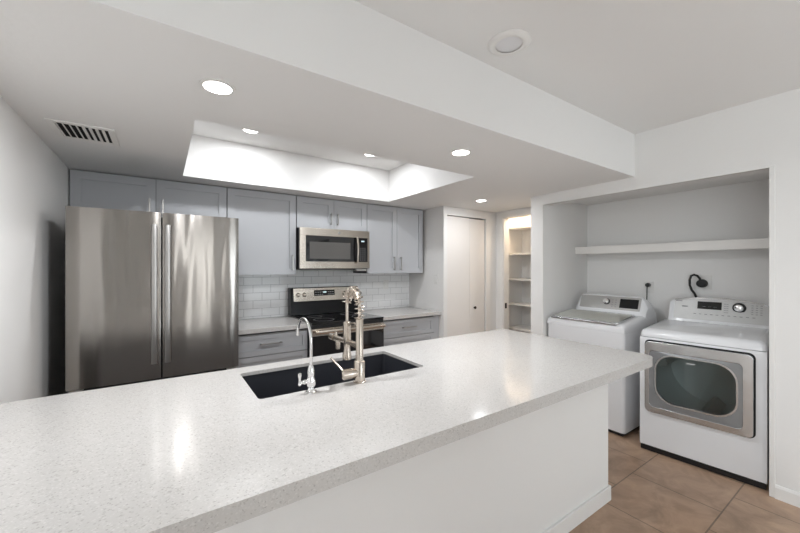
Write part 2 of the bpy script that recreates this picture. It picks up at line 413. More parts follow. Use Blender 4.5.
def shaker(name, parent, x0, x1, y, z0, z1, m, rail=0.062, thick=0.02):
    """shaker door or drawer front; faces -y; front surface at y"""
    s = MB()
    s.box(x0, x0 + rail, y, y + thick, z0, z1); s.box(x1 - rail, x1, y, y + thick, z0, z1)
    s.box(x0 + rail, x1 - rail, y, y + thick, z0, z0 + rail); s.box(x0 + rail, x1 - rail, y, y + thick, z1 - rail, z1)
    s.box(x0 + rail, x1 - rail, y + 0.012, y + thick, z0 + rail, z1 - rail)
    return s.build(name, m, parent)
def bar_handle(parent, x, y, z, length, vertical=True, m=None):
    """bar pull in front of the surface y"""
    s = MB(); h = length / 2; m = m or M['nickel']
    if vertical:
        s.box(x - 0.006, x + 0.006, y - 0.034, y - 0.024, z - h, z + h)
        for dz in (-h + 0.012, h - 0.012): s.box(x - 0.005, x + 0.005, y - 0.026, y, z + dz - 0.005, z + dz + 0.005)
    else:
        s.box(x - h, x + h, y - 0.034, y - 0.024, z - 0.006, z + 0.006)
        for dx in (-h + 0.012, h - 0.012): s.box(x + dx - 0.005, x + dx + 0.005, y - 0.026, y, z - 0.005, z + 0.005)
    return s.build('handle', m, parent, bevel=0.002)
def flip(o):   # turn a -y facing part to face +y about the island's back
    o.rotation_euler = (0, 0, PI); return o
# kitchen side doors of the island (seen only from the kitchen side)
k = 0
for x0, x1 in ((-0.5, 0.1), (0.1, 0.72), (0.74, 1.32), (1.32, 2.18)):
    d = flip(shaker('door', isl, -(x1 - 0.9) + 0.003, -(x0 - 0.9) - 0.003, -(1.96 - 1.5), 0.12, 0.85, M['cab']))

# ------------------------------------------------------------------ sink
sk = thing('undermount_sink', 'black undermount sink set into the island countertop', 'sink', ((SX0 + SX1) / 2, (SY0 + SY1) / 2, 0.66))
hx, hy = (SX1 - SX0) / 2 + 0.004, (SY1 - SY0) / 2 + 0.004
s = MB(); bm = s.bm
rings = []
for (e, z) in ((0.018, 0.2365), (0.018, 0.229), (0.012, 0.003), (-0.02, 0.0)):
    rings.append([(x, y, z) for x, y in rrect(-hx - e, hx + e, -hy - e, hy + e, 0.03, 6)])
inner = []
for (e, z) in ((0.0, 0.2365), (-0.004, 0.03), (-0.02, 0.014)):
    inner.append([(x, y, z) for x, y in rrect(-hx - e * 0 + abs(e), hx - abs(e), -hy + abs(e), hy - abs(e), 0.024, 6)])
R = [[bm.verts.new(p) for p in r] for r in (rings[::-1] + inner)]
n_ = len(R[0])
for a, b in zip(R, R[1:]):
    for i in range(n_): bm.faces.new((a[i], a[(i + 1) % n_], b[(i + 1) % n_], b[i]))
bm.faces.new(R[0]); bm.faces.new(R[-1])
s.build('basin', M['sink'], sk, smooth=True)
MB().lathe([(0.045, 0.0145), (0.045, 0.018), (0.03, 0.018), (0.028, 0.0155), (0.002, 0.0155)], (0.0, 0.05, 0), 'z', 28).build('drain', M['nickel'], sk, smooth=True)

# ------------------------------------------------------------------ pull-down spring faucet
FX, FY = 0.752, 1.437
fa = thing('spring_faucet', 'tall brushed nickel spring pull-down faucet behind the sink', 'faucet', (FX, FY, 0.914))
fa['label'] = 'tall brushed nickel faucet with coiled spring neck beside the sink'
MB().lathe([(0.029, 0.0), (0.029, 0.006), (0.0255, 0.008), (0.0255, 0.092), (0.022, 0.097), (0.0175, 0.099), (0.0175, 0.285), (0.014, 0.29)], seg=28).build('body', M['faucet'], fa, smooth=True)
# inner hose path: up, arc towards +y, down to the spray head
def arcpath(z0, z1, R_, zend, n=20):
    p = [(0, 0, z0 + (z1 - z0) * i / 8) for i in range(8)]
    for i in range(n + 1):
        a = PI - PI * i / n; p.append((0, R_ + R_ * math.cos(a), z1 + R_ * math.sin(a)))
    for i in range(1, 7): p.append((0, 2 * R_, z1 + (zend - z1) * i / 6))
    return p
RA = 0.066
path = arcpath(0.285, 0.350, RA, 0.26)
MB().tube(path, 0.0075, 12).build('hose', M['faucet'], fa, smooth=True)
# spring coil around the upper part
pp = [Vector(p) for p in path]
L = [0]
for a, b in zip(pp, pp[1:]): L.append(L[-1] + (b - a).length)
def along(d):
    for i in range(len(L) - 1):
        if L[i + 1] >= d:
            f_ = (d - L[i]) / max(1e-9, L[i + 1] - L[i]); return pp[i].lerp(pp[i + 1], f_), (pp[i + 1] - pp[i]).normalized()
    return pp[-1], (pp[-1] - pp[-2]).normalized()
end = L[8 + 20] + 0.0
turns = 13; coil = []
for i in range(turns * 12 + 1):
    d = 0.0 + end * i / (turns * 12); p, t = along(d)
    u = Vector((1, 0, 0)); v = t.cross(u).normalized(); a = 2 * PI * i / 12
    coil.append(p + (u * math.cos(a) + v * math.sin(a)) * 0.0205)
MB().tube(coil, 0.0029, 6).build('spring', M['faucet'], fa, smooth=True)
MB().lathe([(0.0085, 0.262), (0.019, 0.258), (0.019, 0.165), (0.0155, 0.155), (0.0155, 0.125), (0.022, 0.10), (0.022, 0.076), (0.018, 0.073)], (0, 2 * RA, 0), seg=24).build('spray_head', M['faucet'], fa, smooth=True)
MB().tube([(0, 0.012, 0.252), (0, 0.05, 0.262), (0, 0.09, 0.258), (0, 2 * RA - 0.012, 0.24)], 0.005, 8).build('holder_arm', M['faucet'], fa, smooth=True)
s = MB().tube([(0.0, 0.0, 0.165), (0.0, 0.31, 0.158)], 0.013, 16)
s.tube([(0.0, 0.28, 0.159), (0.0, 0.325, 0.158)], 0.018, 16)
sp_ = s.build('side_spout', M['faucet'], fa, smooth=True)
s = MB().tube([(0, 0.265, 0.165), (0, 0.265, 0.192)], [0.009, 0.006], 12)
s.tube([(0, 0.240, 0.155), (0, 0.240, 0.105)], [0.014, 0.011], 14)
s.build('nozzle', M['faucet'], sp_, smooth=True)
s = MB().tube([(-0.01, 0, 0.045), (-0.045, 0.0, 0.045), (-0.078, 0.006, 0.043), (-0.086, 0.008, 0.043)], [0.019, 0.0235, 0.0235, 0.016], 20)
hb = s.build('valve', M['faucet'], fa, smooth=True)
MB().tube([(-0.068, 0.012, 0.05), (-0.082, 0.066, 0.078), (-0.09, 0.115, 0.098)], [0.006, 0.005, 0.0055], 10).build('lever', M['faucet'], hb, smooth=True)

# ------------------------------------------------------------------ small filter tap
ft_ = thing('filter_faucet', 'small polished chrome gooseneck tap left of the spring faucet', 'faucet', (0.519, 1.430, 0.914))
MB().lathe([(0.027, 0), (0.027, 0.004), (0.019, 0.008), (0.013, 0.014), (0.012, 0.022), (0.019, 0.032), (0.0205, 0.05), (0.015, 0.062), (0.0145, 0.072), (0.0155, 0.085), (0.012, 0.105), (0.0075, 0.116)], seg=28).build('body', M['chrome'], ft_, smooth=True)
R_ = 0.088
p = [(0, 0, 0.11), (0, 0, 0.16), (0, 0, 0.21)]
for i in range(19):
    a = PI - PI * 0.93 * i / 18; p.append((0, R_ + R_ * math.cos(a), 0.212 + R_ * math.sin(a)))
p.append((0, p[-1][1] + 0.003, p[-1][2] - 0.02))
MB().tube(p, 0.0062, 12).build('gooseneck', M['chrome'], ft_, smooth=True)
s = MB().lathe([(0.009, -0.012), (0.010, -0.03), (0.0065, -0.036), (0.0085, -0.044), (0.006, -0.05)], (0, 0, 0.048), 'x', 18)
v_ = s.build('valve', M['chrome'], ft_, smooth=True)
MB().lathe([(0.004, 0.036), (0.0075, 0.042), (0.0055, 0.052), (0.005, 0.062), (0.008, 0.078), (0.0075, 0.086), (0.003, 0.09)], (-0.048, 0, 0), 'z', 16).build('lever', M['chrome'], v_, smooth=True)

# ------------------------------------------------------------------ wall cabinets
YU = 3.5; ZT = ZS - 0.004
def wall_cab(label, x0, x1, z0, doors, name='wall_cabinet', group=None):
    """doors: list of (xa, xb, handle_x, handle_z, handle_len)"""
    cx = (x0 + x1) / 2
    t = thing(name, label, 'cabinet', (cx, YU, z0), 0, group)
    bx('body', M['cab_in'], x0 - cx + 0.001, x1 - cx - 0.001, 0.022, YK - YU - 0.009, 0.002, ZT - z0, t)
    for xa, xb, hxp, hz, hl in doors:
        d = shaker('door', t, xa - cx + 0.002, xb - cx - 0.002, 0.0, 0.0, ZT - z0 - 0.006, M['cab'])
        if hxp is not None: bar_handle(d, hxp - cx, 0.0, hz - z0, hl)
    return t
wall_cab('grey cabinet above the refrigerator with two short shaker doors', -0.568, 0.486, 1.86,
         [(-0.566, -0.042, -0.085, 1.935, 0.13), (-0.042, 0.484, 0.005, 1.935, 0.13)])
wall_cab('tall single door grey wall cabinet between refrigerator and microwave', 0.486, 1.118, 1.372,
         [(0.488, 1.116, 1.075, 1.49, 0.16)])
wall_cab('short two door grey cabinet directly above the microwave', 1.118, 1.927, 1.846,
         [(1.122, 1.525, 1.487, 1.955, 0.125), (1.525, 1.925, 1.563, 1.955, 0.125)])
wall_cab('tall two door grey wall cabinet right of the microwave', 1.927, 2.736, 1.372,
         [(1.930, 2.338, 2.29, 1.49, 0.16), (2.338, 2.734, 2.386, 1.49, 0.16)])

# ------------------------------------------------------------------ base cabinets and counters
YD = 3.225
def base_cab(label, x0, x1, hx_, hl, filler=None):
    cx = (x0 + x1) / 2
    t = thing('base_cabinet', label, 'cabinet', (cx, YD, 0))
    bx('body', M['cab_in'], x0 - cx, x1 - cx, 0.022, YK - YD - 0.012, 0.1, 0.873, t)
    bx('toe_kick', M['gap'], x0 - cx, x1 - cx, 0.08, 0.1, 0.0, 0.1, t)
    d = shaker('drawer', t, x0 - cx + 0.003, x1 - cx - 0.003, 0, 0.668, 0.855, M['cab'], 0.045)
    bar_handle(d, hx_ - cx, 0, 0.768, hl, False)
    for za, zb in ((0.386, 0.662), (0.105, 0.380)):
        d = shaker('drawer', t, x0 - cx + 0.003, x1 - cx - 0.003, 0, za, zb, M['cab'], 0.045)
        bar_handle(d, hx_ - cx, 0, (za + zb) / 2, hl, False)
    if filler: bx('filler_strip', M['cab'], x1 - cx + 0.002, filler - cx, 0.01, 0.03, 0.1, 0.873, t)
    return t
base_cab('grey base cabinet with drawer left of the range', 0.50, 1.138, 0.80, 0.19)
base_cab('grey base cabinet with drawer right of the range', 1.928, 2.69, 2.315, 0.19, CX - 0.003)
for x0, x1, lb in ((0.49, 1.139, 'white quartz countertop between the refrigerator and the range'), (1.925, CX - 0.002, 'white quartz countertop between the range and the end wall')):
    tag(bx('countertop', M['quartz'], x0, x1, 3.185, YK - 0.009, 0.874, 0.914, None, 0.003), lb, 'countertop')

# ------------------------------------------------------------------ refrigerator
FRX0, FRX1 = -0.462, 0.458; FRY = 2.75
fr = thing('refrigerator', 'stainless steel french door refrigerator beside the left wall', 'refrigerator', (-0.002, 3.1, 0))
def fb(name, m, x0, x1, y0, y1, z0, z1, bevel=0.0, parent=fr): return bx(name, m, x0 + 0.002, x1 + 0.002, y0 - 3.1, y1 - 3.1, z0, z1, parent, bevel)
fb('body', M['black'], FRX0 + 0.012, FRX1 - 0.012, 2.835, 3.49, 0.03, 1.775, 0.004)
def curved_door(name, x0, x1, z0, z1, parent):
    """door whose front bows slightly outwards over the full width of the refrigerator"""
    s = MB(); n = 14; cx = (FRX0 + FRX1) / 2; hw = (FRX1 - FRX0) / 2
    pts = []
    for i in range(n + 1):
        x = x0 + (x1 - x0) * i / n
        e = min(x - x0, x1 - x) / 0.008
        rnd = 0.006 * (1 - min(1, e)) ** 2
        pts.append((x + 0.002, FRY - 3.1 - 0.006 * (1 - ((x - cx) / hw) ** 2) + rnd))
    pts += [(x1 + 0.002, 2.826 - 3.1), (x0 + 0.002, 2.826 - 3.1)]
    s.prism(pts, 'z', z0, z1)
    return s.build(name, M['fridge'], parent, smooth=True, ang=30)
def fr_handle(parent, x, z0, z1, m):
    s = MB(); y = FRY - 3.1
    n = 16; rings = []
    for i in range(n + 1):
        t = i / n; z = z0 + (z1 - z0) * t; bow = 0.012 * (1 - (2 * t - 1) ** 2)
        rings.append([(x + 0.002 + a, y - 0.042 - bow + b, z) for a, b in rrect(-0.0165, 0.0165, -0.010, 0.010, 0.008, 3)])
    s.loft(rings)
    for z in (z0 + 0.03, z1 - 0.03): s.box(x + 0.002 - 0.012, x + 0.002 + 0.012, y - 0.045, y - 0.001, z - 0.018, z + 0.018)
    return s.build('handle', m, parent, smooth=True, ang=35)
d = curved_door('door', FRX0, -0.0065, 0.725, 1.797, fr); fr_handle(d, -0.041, 0.83, 1.715, M['nickel'])
d = curved_door('door', 0.0025, FRX1, 0.725, 1.797, fr); fr_handle(d, 0.030, 0.83, 1.715, M['nickel'])
d = curved_door('freezer_drawer', FRX0, FRX1, 0.06, 0.685, fr)
s = MB().tube([(-0.38, FRY - 3.1 - 0.05, 0.62), (0.38, FRY - 3.1 - 0.05, 0.62)], 0.012, 12)
for x in (-0.34, 0.34): s.box(x - 0.012, x + 0.012, FRY - 3.1 - 0.05, FRY - 3.1, 0.61, 0.63)
s.build('handle', M['nickel'], d, smooth=True)
fb('hinge_cover', M['black'], FRX0 + 0.01, FRX0 + 0.09, 2.80, 2.90, 1.7755, 1.80)
fb('hinge', M['plate'], FRX0 + 0.01, FRX0 + 0.07, 2.765, 2.82, 0.700, 0.716)
fb('hinge', M['plate'], FRX1 - 0.07, FRX1 - 0.01, 2.765, 2.82, 0.700, 0.716)
fb('base_grille', M['black'], FRX0 + 0.02, FRX1 - 0.02, 2.80, 2.834, 0.0, 0.055)
fb('foot', M['black'], -0.4, -0.35, 3.3, 3.35, 0.0, 0.03); fb('foot', M['black'], 0.35, 0.4, 3.3, 3.35, 0.0, 0.03)

# ------------------------------------------------------------------ over-the-range microwave
MX0, MX1, MYF = 1.128, 1.915, 3.42; MZ0, MZ1 = 1.432, 1.843
mw = thing('microwave', 'stainless steel microwave with black glass door mounted above the range', 'microwave', ((MX0 + MX1) / 2, 3.6, MZ0))
mcx = (MX0 + MX1) / 2
def mb(name, m, x0, x1, y0, y1, z0, z1, parent=mw, bevel=0.0): return bx(name, m, x0 - mcx, x1 - mcx, y0 - 3.6, y1 - 3.6, z0 - MZ0, z1 - MZ0, parent, bevel)
mb('body', M['black'], MX0, MX1 - 0.002, MYF + 0.03, YK - 0.01, MZ0 - 0.004, MZ1 - 0.001)
mb('face_frame', M['steel'], MX0 + 0.001, MX1, MYF, MYF + 0.029, MZ1 - 0.078, MZ1, bevel=0.003)
s = MB()
for a in ((MX0 + 0.001, MX1, MZ0, MZ0 + 0.07), (MX0 + 0.001, MX0 + 0.06, MZ0 + 0.07, MZ1 - 0.078), (MX1 - 0.025, MX1, MZ0 + 0.07, MZ1 - 0.078)):
    s.box(a[0] - mcx, a[1] - mcx, MYF - 3.6, MYF + 0.029 - 3.6, a[2] - MZ0, a[3] - MZ0)
s.build('door_frame', M['steel'], mw)
dg = mb('door_glass', M['blackglass'], MX0 + 0.06, MX1 - 0.145, MYF + 0.003, MYF + 0.029, MZ0 + 0.07, MZ1 - 0.078)
mb('door_window', mat('microwave_window_mesh', (0.105, 0.10, 0.095), 0.12), MX0 + 0.10, MX1 - 0.235, MYF + 0.001, MYF + 0.003, MZ0 + 0.098, MZ1 - 0.14, dg)
cp = mb('control_panel', M['blackglass'], MX1 - 0.145, MX1 - 0.025, MYF + 0.003, MYF + 0.029, MZ0 + 0.07, MZ1 - 0.078)
for r_ in range(7):
    for c_ in range(3):
        xx = MX1 - 0.118 + c_ * 0.027; zz = MZ0 + 0.088 + r_ * 0.021
        MB().box(xx - mcx, xx + 0.012 - mcx, MYF + 0.002 - 3.6, MYF + 0.003 - 3.6, zz - MZ0, zz + 0.006 - MZ0).build('key', M['glyph'], cp)
for c_ in range(3): MB().box(MX1 - 0.10 + c_ * 0.013 - mcx, MX1 - 0.091 + c_ * 0.013 - mcx, MYF + 0.002 - 3.6, MYF + 0.003 - 3.6, 0.290, 0.304).build('clock_digit', M['digit'], cp)
s = MB(); rings = []
for i in range(13):
    t = i / 12; z = 0.055 + t * 0.28; bow = 0.02 * (1 - (2 * t - 1) ** 2)
    rings.append([(MX1 - 0.163 - mcx + a, MYF - 3.6 - 0.024 - bow + b, z) for a, b in rrect(-0.011, 0.011, -0.007, 0.007, 0.005, 3)])
s.loft(rings)
for z in (0.075, 0.315): s.box(MX1 - 0.171 - mcx, MX1 - 0.155 - mcx, MYF - 3.6 - 0.03, MYF - 3.6 + 0.002, z - 0.008, z + 0.008)
s.build('handle', M['steel'], mw, smooth=True, ang=35)
MB().lathe([(0.013, 0.0), (0.013, -0.002), (0.010, -0.0025)], (0.03, MYF - 3.6, MZ1 - MZ0 - 0.036), 'y', 24).build('round_badge', M['nickel'], mw, smooth=True)
mb('vent_grille', M['black'], MX0 + 0.02, MX1 - 0.04, MYF + 0.05, MYF + 0.36, MZ0 - 0.014, MZ0 - 0.004)
mb('grease_filter', M['app_grey'], MX1 - 0.15, MX1 - 0.03, MYF + 0.02, MYF + 0.10, MZ0 - 0.03, MZ0 - 0.0045)

# ------------------------------------------------------------------ range
RX0, RX1, RYF = 1.142, 1.922, 3.12
rg = thing('electric_range', 'stainless and black electric range with glass cooktop under the microwave', 'range', ((RX0 + RX1) / 2, 3.5, 0))
rcx = (RX0 + RX1) / 2
def rb(name, m, x0, x1, y0, y1, z0, z1, parent=rg, bevel=0.0): return bx(name, m, x0 - rcx, x1 - rcx, y0 - 3.5, y1 - 3.5, z0, z1, parent, bevel)
rb('body', M['black'], RX0 + 0.002, RX1 - 0.002, RYF + 0.045, YK - 0.03, 0.06, 0.905)
ck = rb('cooktop', M['blackglass'], RX0 + 0.001, RX1 - 0.001, RYF + 0.005, 3.70, 0.906, 0.924, bevel=0.004)
for (x, y, r) in ((1.33, 3.30, 0.10), (1.73, 3.30, 0.085), (1.33, 3.55, 0.075), (1.73, 3.55, 0.10)):
    ringplate('burner_ring', M['glyph'], [(x - rcx + r * math.cos(a * PI / 16), y - 3.5 + r * math.sin(a * PI / 16)) for a in range(32)],
              [(x - rcx + (r - 0.003) * math.cos(a * PI / 16), y - 3.5 + (r - 0.003) * math.sin(a * PI / 16)) for a in range(32)], 'z', 0.9238, 0.9246, ck)
od = rb('oven_door', M['blackglass'], RX0 + 0.003, RX1 - 0.003, RYF, RYF + 0.044, 0.235, 0.80, bevel=0.003)
rb('door_trim', M['steel'], RX0 + 0.003, RX1 - 0.003, RYF - 0.002, RYF + 0.044, 0.801, 0.868, od)
rb('vent_trim', M['black'], RX0 + 0.003, RX1 - 0.003, RYF + 0.012, RYF + 0.044, 0.870, 0.905)
s = MB(); y_ = RYF - 3.5 - 0.045
s.tube([(RX0 + 0.02 - rcx, y_, 0.842), (RX1 - 0.02 - rcx, y_, 0.842)], 0.0165, 16)
for x in (RX0 + 0.05, RX1 - 0.05): s.box(x - 0.014 - rcx, x + 0.014 - rcx, y_, RYF - 3.5, 0.834, 0.850)
s.build('handle', M['steel'], od, smooth=True)
rb('storage_drawer', M['steel'], RX0 + 0.003, RX1 - 0.003, RYF + 0.004, RYF + 0.044, 0.07, 0.228, bevel=0.003)
for x in (RX0 + 0.06, RX1 - 0.06):
    for y in (3.24, 3.74): MB().lathe([(0.02, 0), (0.02, 0.06)], (x - rcx, y - 3.5, 0), seg=14).build('foot', M['black'], rg)
# backguard, leaning back a little
s = MB().prism([(3.70 - 3.5, 0.925), (3.83 - 3.5, 0.925), (3.83 - 3.5, 1.222), (3.735 - 3.5, 1.222)], 'x', RX0 - 0.012 - rcx, RX1 + 0.012 - rcx)
bgd = s.build('backguard', M['enamel'], rg, bevel=0.006)
def bgp(z, off): return (3.70 + 0.035 * (z - 0.925) / 0.297 - 3.5 - off)
def bg_plate(name, m, x0, x1, z0, z1, off0, off1, parent):
    return MB().prism([(bgp(z0, off1), z0), (bgp(z0, off0), z0), (bgp(z1, off0), z1), (bgp(z1, off1), z1)], 'x', x0 - rcx, x1 - rcx).build(name, m, parent, bevel=0.001)
cpn = bg_plate('control_panel', M['steel'], RX0 + 0.015, RX1 - 0.003, 1.075, 1.215, -0.001, 0.008, rg)
bg_plate('display', M['display'], 1.385, 1.628, 1.128, 1.19, 0.0081, 0.010, cpn)
for i in range(4):
    bg_plate('clock_digit', M['digit'], 1.492 + i * 0.0095, 1.499 + i * 0.0095, 1.158, 1.174, 0.0101, 0.0107, cpn)
for i in range(9):
    if 3 < i < 6: continue
    for zz in (1.14, 1.165):
        bg_plate('key', M['whiteprint'], 1.40 + i * 0.025, 1.412 + i * 0.025, zz, zz + 0.005, 0.0101, 0.0106, cpn)
for x in (1.205, 1.275, 1.75, 1.82):
    MB().lathe([(0.024, 0.0), (0.024, -0.004), (0.019, -0.007), (0.017, -0.026), (0.013, -0.029)], (x - rcx, bgp(1.145, 0.008), 1.145), 'y', 22).build('knob', M['steel'], cpn, smooth=True)

# ------------------------------------------------------------------ dryer
DR = thing('dryer', 'white front-loading dryer with silver framed glass door, right side of niche', 'dryer', (3.19, 0.881, 0), math.radians(5.2))
W = 0.352
# local: front faces -x at x = 0
def front_x(y): return -0.02 * (1 - (y / W) ** 2)          # gently bowed front
def bowed(name, m, y0, y1, z0, z1, off, back, parent, r=0.0, bevel=0.0, n=12):
    """panel following the bowed front from y0..y1, z0..z1, rounded corners r, proud by off"""
    out = rrect(y0, y1, z0, z1, r, 6) if r else [(y0 + (y1 - y0) * i / n, z0) for i in range(n + 1)] + [(y1 + (y0 - y1) * i / n, z1) for i in range(n + 1)]
    s = MB(); bm = s.bm
    A = [bm.verts.new((front_x(y) - off, y, z)) for y, z in out]; B = [bm.verts.new((back, y, z)) for y, z in out]
    f1 = bm.faces.new(A); bm.faces.new(B[::-1])
    for i in range(len(A)): bm.faces.new((A[i], B[i], B[(i + 1) % len(A)], A[(i + 1) % len(A)]))
    return s.build(name, m, parent, bevel=bevel)
def ring_bowed(name, m, outer, inner, off, depth, parent, bevel=0.0):
    s = MB(); bm = s.bm; L_ = []
    for pts in (outer, inner):
        L_.append([bm.verts.new((front_x(y) - off, y, z)) for y, z in pts]); L_.append([bm.verts.new((front_x(y) - off + depth, y, z)) for y, z in pts])
    oa, ob, ia, ib_ = L_; k = len(outer)
    for i in range(k):
        j = (i + 1) % k
        bm.faces.new((oa[i], oa[j], ia[j], ia[i])); bm.faces.new((ob[i], ob[j], ib_[j], ib_[i]))
        bm.faces.new((oa[i], oa[j], ob[j], ob[i])); bm.faces.new((ia[i], ia[j], ib_[j], ib_[i]))
    return s.build(name, m, parent, bevel=bevel)
# body walls (front panel has a hole for the drum opening)
gy0, gy1, gz0, gz1 = -0.225, 0.245, 0.412, 0.782
DG = rrect(gy0, gy1, gz0, gz1, 0.12, 6)
def outline(y0, y1, z0, z1, inner):
    """outer rectangle sampled with the same angular order as inner"""
    return rrect(y0, y1, z0, z1, 0.012, 6)
ring_bowed('front_panel', M['appliance'], outline(-W, W, 0.045, 0.893, DG), DG, 0.0, 0.03, DR)
s = MB()
s.box(0.005, 0.70, -W, -W + 0.012, 0.041, 0.893); s.box(0.005, 0.70, W - 0.012, W, 0.041, 0.893)
s.box(0.69, 0.70, -W + 0.012, W - 0.012, 0.041, 0.893); s.box(0.012, 0.69, -W + 0.012, W - 0.012, 0.045, 0.06)
s.build('cabinet_shell', M['appliance'], DR)
bx('plinth', M['black'], 0.0, 0.66, -W + 0.006, W - 0.006, 0.004, 0.040, DR)
# domed top
s = MB(); rings = []
for z, e in ((0.897, 0.0), (0.915, -0.001), (0.935, -0.008), (0.948, -0.025), (0.955, -0.06)):
    ring = []
    for y, x in rrect(-W - e * 0.6, W + e * 0.6, -0.0, 0.70, 0.03, 6):
        fx = x - e * (1 - x / 0.7) if x < 0.35 else x
        ring.append((fx - (0.02 * (1 - (min(abs(y), W) / W) ** 2)) * max(0, 1 - x / 0.35), y, z + 0.022 * max(0, fx) / 0.7))
    rings.append(ring)
s.loft(rings); s.build('top_panel', M['appliance'], DR, smooth=True, ang=60)
# control console with arched top
s = MB(); rings = []
prof = [(0.585, 0.0), (0.60, 0.0), (0.66, 1.0), (0.70, 1.0), (0.715, 0.92), (0.72, 0.0)]
ny = 20
def arch(y): return 1.146 + 0.036 * (1 - (y / 0.325) ** 2)
for i in range(ny + 1):
    y = -0.325 + 0.632 * i / ny; e = max(0, (abs(y + 0.009) - 0.291) / 0.025)
    za = arch(y) - 0.02 * e ** 2
    rings.append([(x + (0.006 * e ** 2 if t and x < 0.68 else 0), y, 0.962 + (za - 0.962) * t) for x, t in prof])
s.loft(rings); con = s.build('console', M['appliance'], DR, smooth=True, ang=35)
def con_x(z, y): return 0.60 + 0.06 * (z - 0.962) / (arch(y) - 0.962)
def con_plate(name, m, y0, y1, z0, z1, off, parent, arched=False, n=14):
    s = MB(); bot = [(y0 + (y1 - y0) * i / n, z0) for i in range(n + 1)]
    top = [(y1 + (y0 - y1) * i / n, (arch(y1 + (y0 - y1) * i / n) - 0.012) if arched else z1) for i in range(n + 1)]
    out = bot + top; bm = s.bm
    A = [bm.verts.new((con_x(z, y) - off, y, z)) for y, z in out]; B = [bm.verts.new((con_x(z, y) + 0.006, y, z)) for y, z in out]
    bm.faces.new(A); bm.faces.new(B[::-1])
    for i in range(len(A)): bm.faces.new((A[i], B[i], B[(i + 1) % len(A)], A[(i + 1) % len(A)]))
    return s.build(name, m, parent)
cpd = con_plate('control_panel', M['app_silver'], -0.315, 0.270, 0.995, 1.16, 0.003, DR, True)
con_plate('display', M['display'], -0.045, 0.11, 1.088, 1.15, 0.005, cpd)
for i in range(3): MB().box(con_x(1.11, 0.1) - 0.0062, con_x(1.11, 0.1) - 0.0052, -0.015 + i * 0.035, 0.005 + i * 0.035, 1.105, 1.109).build('display_mark', M['glyph'], cpd)
MB().lathe([(0.041, -0.002), (0.041, -0.010), (0.036, -0.012)], (con_x(1.115, -0.15), -0.15, 1.115), 'x', 28).build('dial_ring', M['black'], cpd, smooth=True)
MB().lathe([(0.030, -0.010), (0.028, -0.034), (0.022, -0.038)], (con_x(1.115, -0.15), -0.15, 1.115), 'x', 28).build('dial', M['chrome'], cpd, smooth=True)
def pmark(name, y, z, w_, h_):
    MB().box(con_x(z, y) - 0.0048, con_x(z, y) - 0.001, y - w_ / 2, y + w_ / 2, z - h_ / 2, z + h_ / 2).build(name, M['glyph'], cpd)
for i in range(11): pmark('key', 0.125 - i * 0.036, 1.045, 0.016, 0.005)
for r_ in range(5):
    for yy in (-0.225, -0.25, -0.275, -0.08, -0.065): pmark('cycle_print', yy, 1.07 + r_ * 0.017, 0.012, 0.004)
pmark('maker_mark', 0.238, 1.146, 0.045, 0.008); pmark('maker_mark', 0.195, 1.102, 0.04, 0.008)
s = MB(); s.loft([[(0.652, y, arch(y) - 0.010), (0.658, y, arch(y) + 0.003), (0.70, y, arch(y) + 0.003), (0.70, y, arch(y) - 0.002)] for y in [-0.29 + 0.56 * i / 20 for i in range(21)]])
s.build('console_trim', M['dryersteel'], con, smooth=True, ang=35)
# door: silver frame, grey bezel, glass and drum behind
dd = ring_bowed('door', M['dryersteel'], rrect(-0.292, 0.308, 0.322, 0.868, 0.03, 6), rrect(-0.242, 0.280, 0.368, 0.80, 0.03, 6), 0.030, 0.030, DR, bevel=0.004)
ring_bowed('door_seam', M['gap'], rrect(-0.301, 0.317, 0.313, 0.877, 0.036, 6), rrect(-0.292, 0.308, 0.322, 0.868, 0.03, 6), 0.002, 0.004, DR)
ring_bowed('bezel', mat('dryer_door_bezel', (0.27, 0.275, 0.28), 0.3, 0.3), rrect(-0.242, 0.280, 0.368, 0.80, 0.03, 6), rrect(gy0 + 0.012, gy1 - 0.008, gz0 + 0.008, gz1 - 0.004, 0.115, 6), 0.024, 0.02, dd)
ring_bowed('glass_rim', M['dryersteel'], rrect(gy0 + 0.004, gy1 - 0.0, gz0, gz1 + 0.003, 0.12, 6), rrect(gy0 + 0.014, gy1 - 0.010, gz0 + 0.010, gz1 - 0.006, 0.113, 6), 0.027, 0.006, dd)
gl = rrect(gy0 + 0.012, gy1 - 0.008, gz0 + 0.008, gz1 - 0.004, 0.115, 6)
s = MB(); bm = s.bm
A = [bm.verts.new((front_x(y) - 0.022, y, z)) for y, z in gl]; B = [bm.verts.new((front_x(y) - 0.017, y, z)) for y, z in gl]
bm.faces.new(A); bm.faces.new(B[::-1])
for i in range(len(A)): bm.faces.new((A[i], B[i], B[(i + 1) % len(A)], A[(i + 1) % len(A)]))
s.build('door_glass', M['smoked'], dd)
# inner glass bowl/drum
s = MB(); seg = 40; rings = []
for r_, x in ((0.27, 0.035), (0.275, 0.10), (0.275, 0.55)):
    rings.append([(x, r_ * math.cos(2 * PI * i / seg), 0.60 + r_ * math.sin(2 * PI * i / seg)) for i in range(seg)])
s.loft(rings, cap=False)
s.bm.faces.new([s.bm.verts.new((0.55, 0.275 * math.cos(2 * PI * i / seg), 0.60 + 0.275 * math.sin(2 * PI * i / seg))) for i in range(seg)])
dm = s.build('drum', mat('drum_steel', (0.66, 0.68, 0.68), 0.4, 0.4), DR, smooth=True)
for a in (0.4, 2.5, 4.6):
    s = MB()
    q = [Vector((0, math.cos(a + d_) * r_, math.sin(a + d_) * r_ + 0.60)) for d_, r_ in ((-0.22, 0.272), (0.22, 0.272), (0.05, 0.21), (-0.05, 0.21))]
    s.loft([[(0.08, v.y, v.z) for v in q], [(0.53, v.y, v.z) for v in q]])
    s.build('drum_baffle', M['app_silver'], dm)
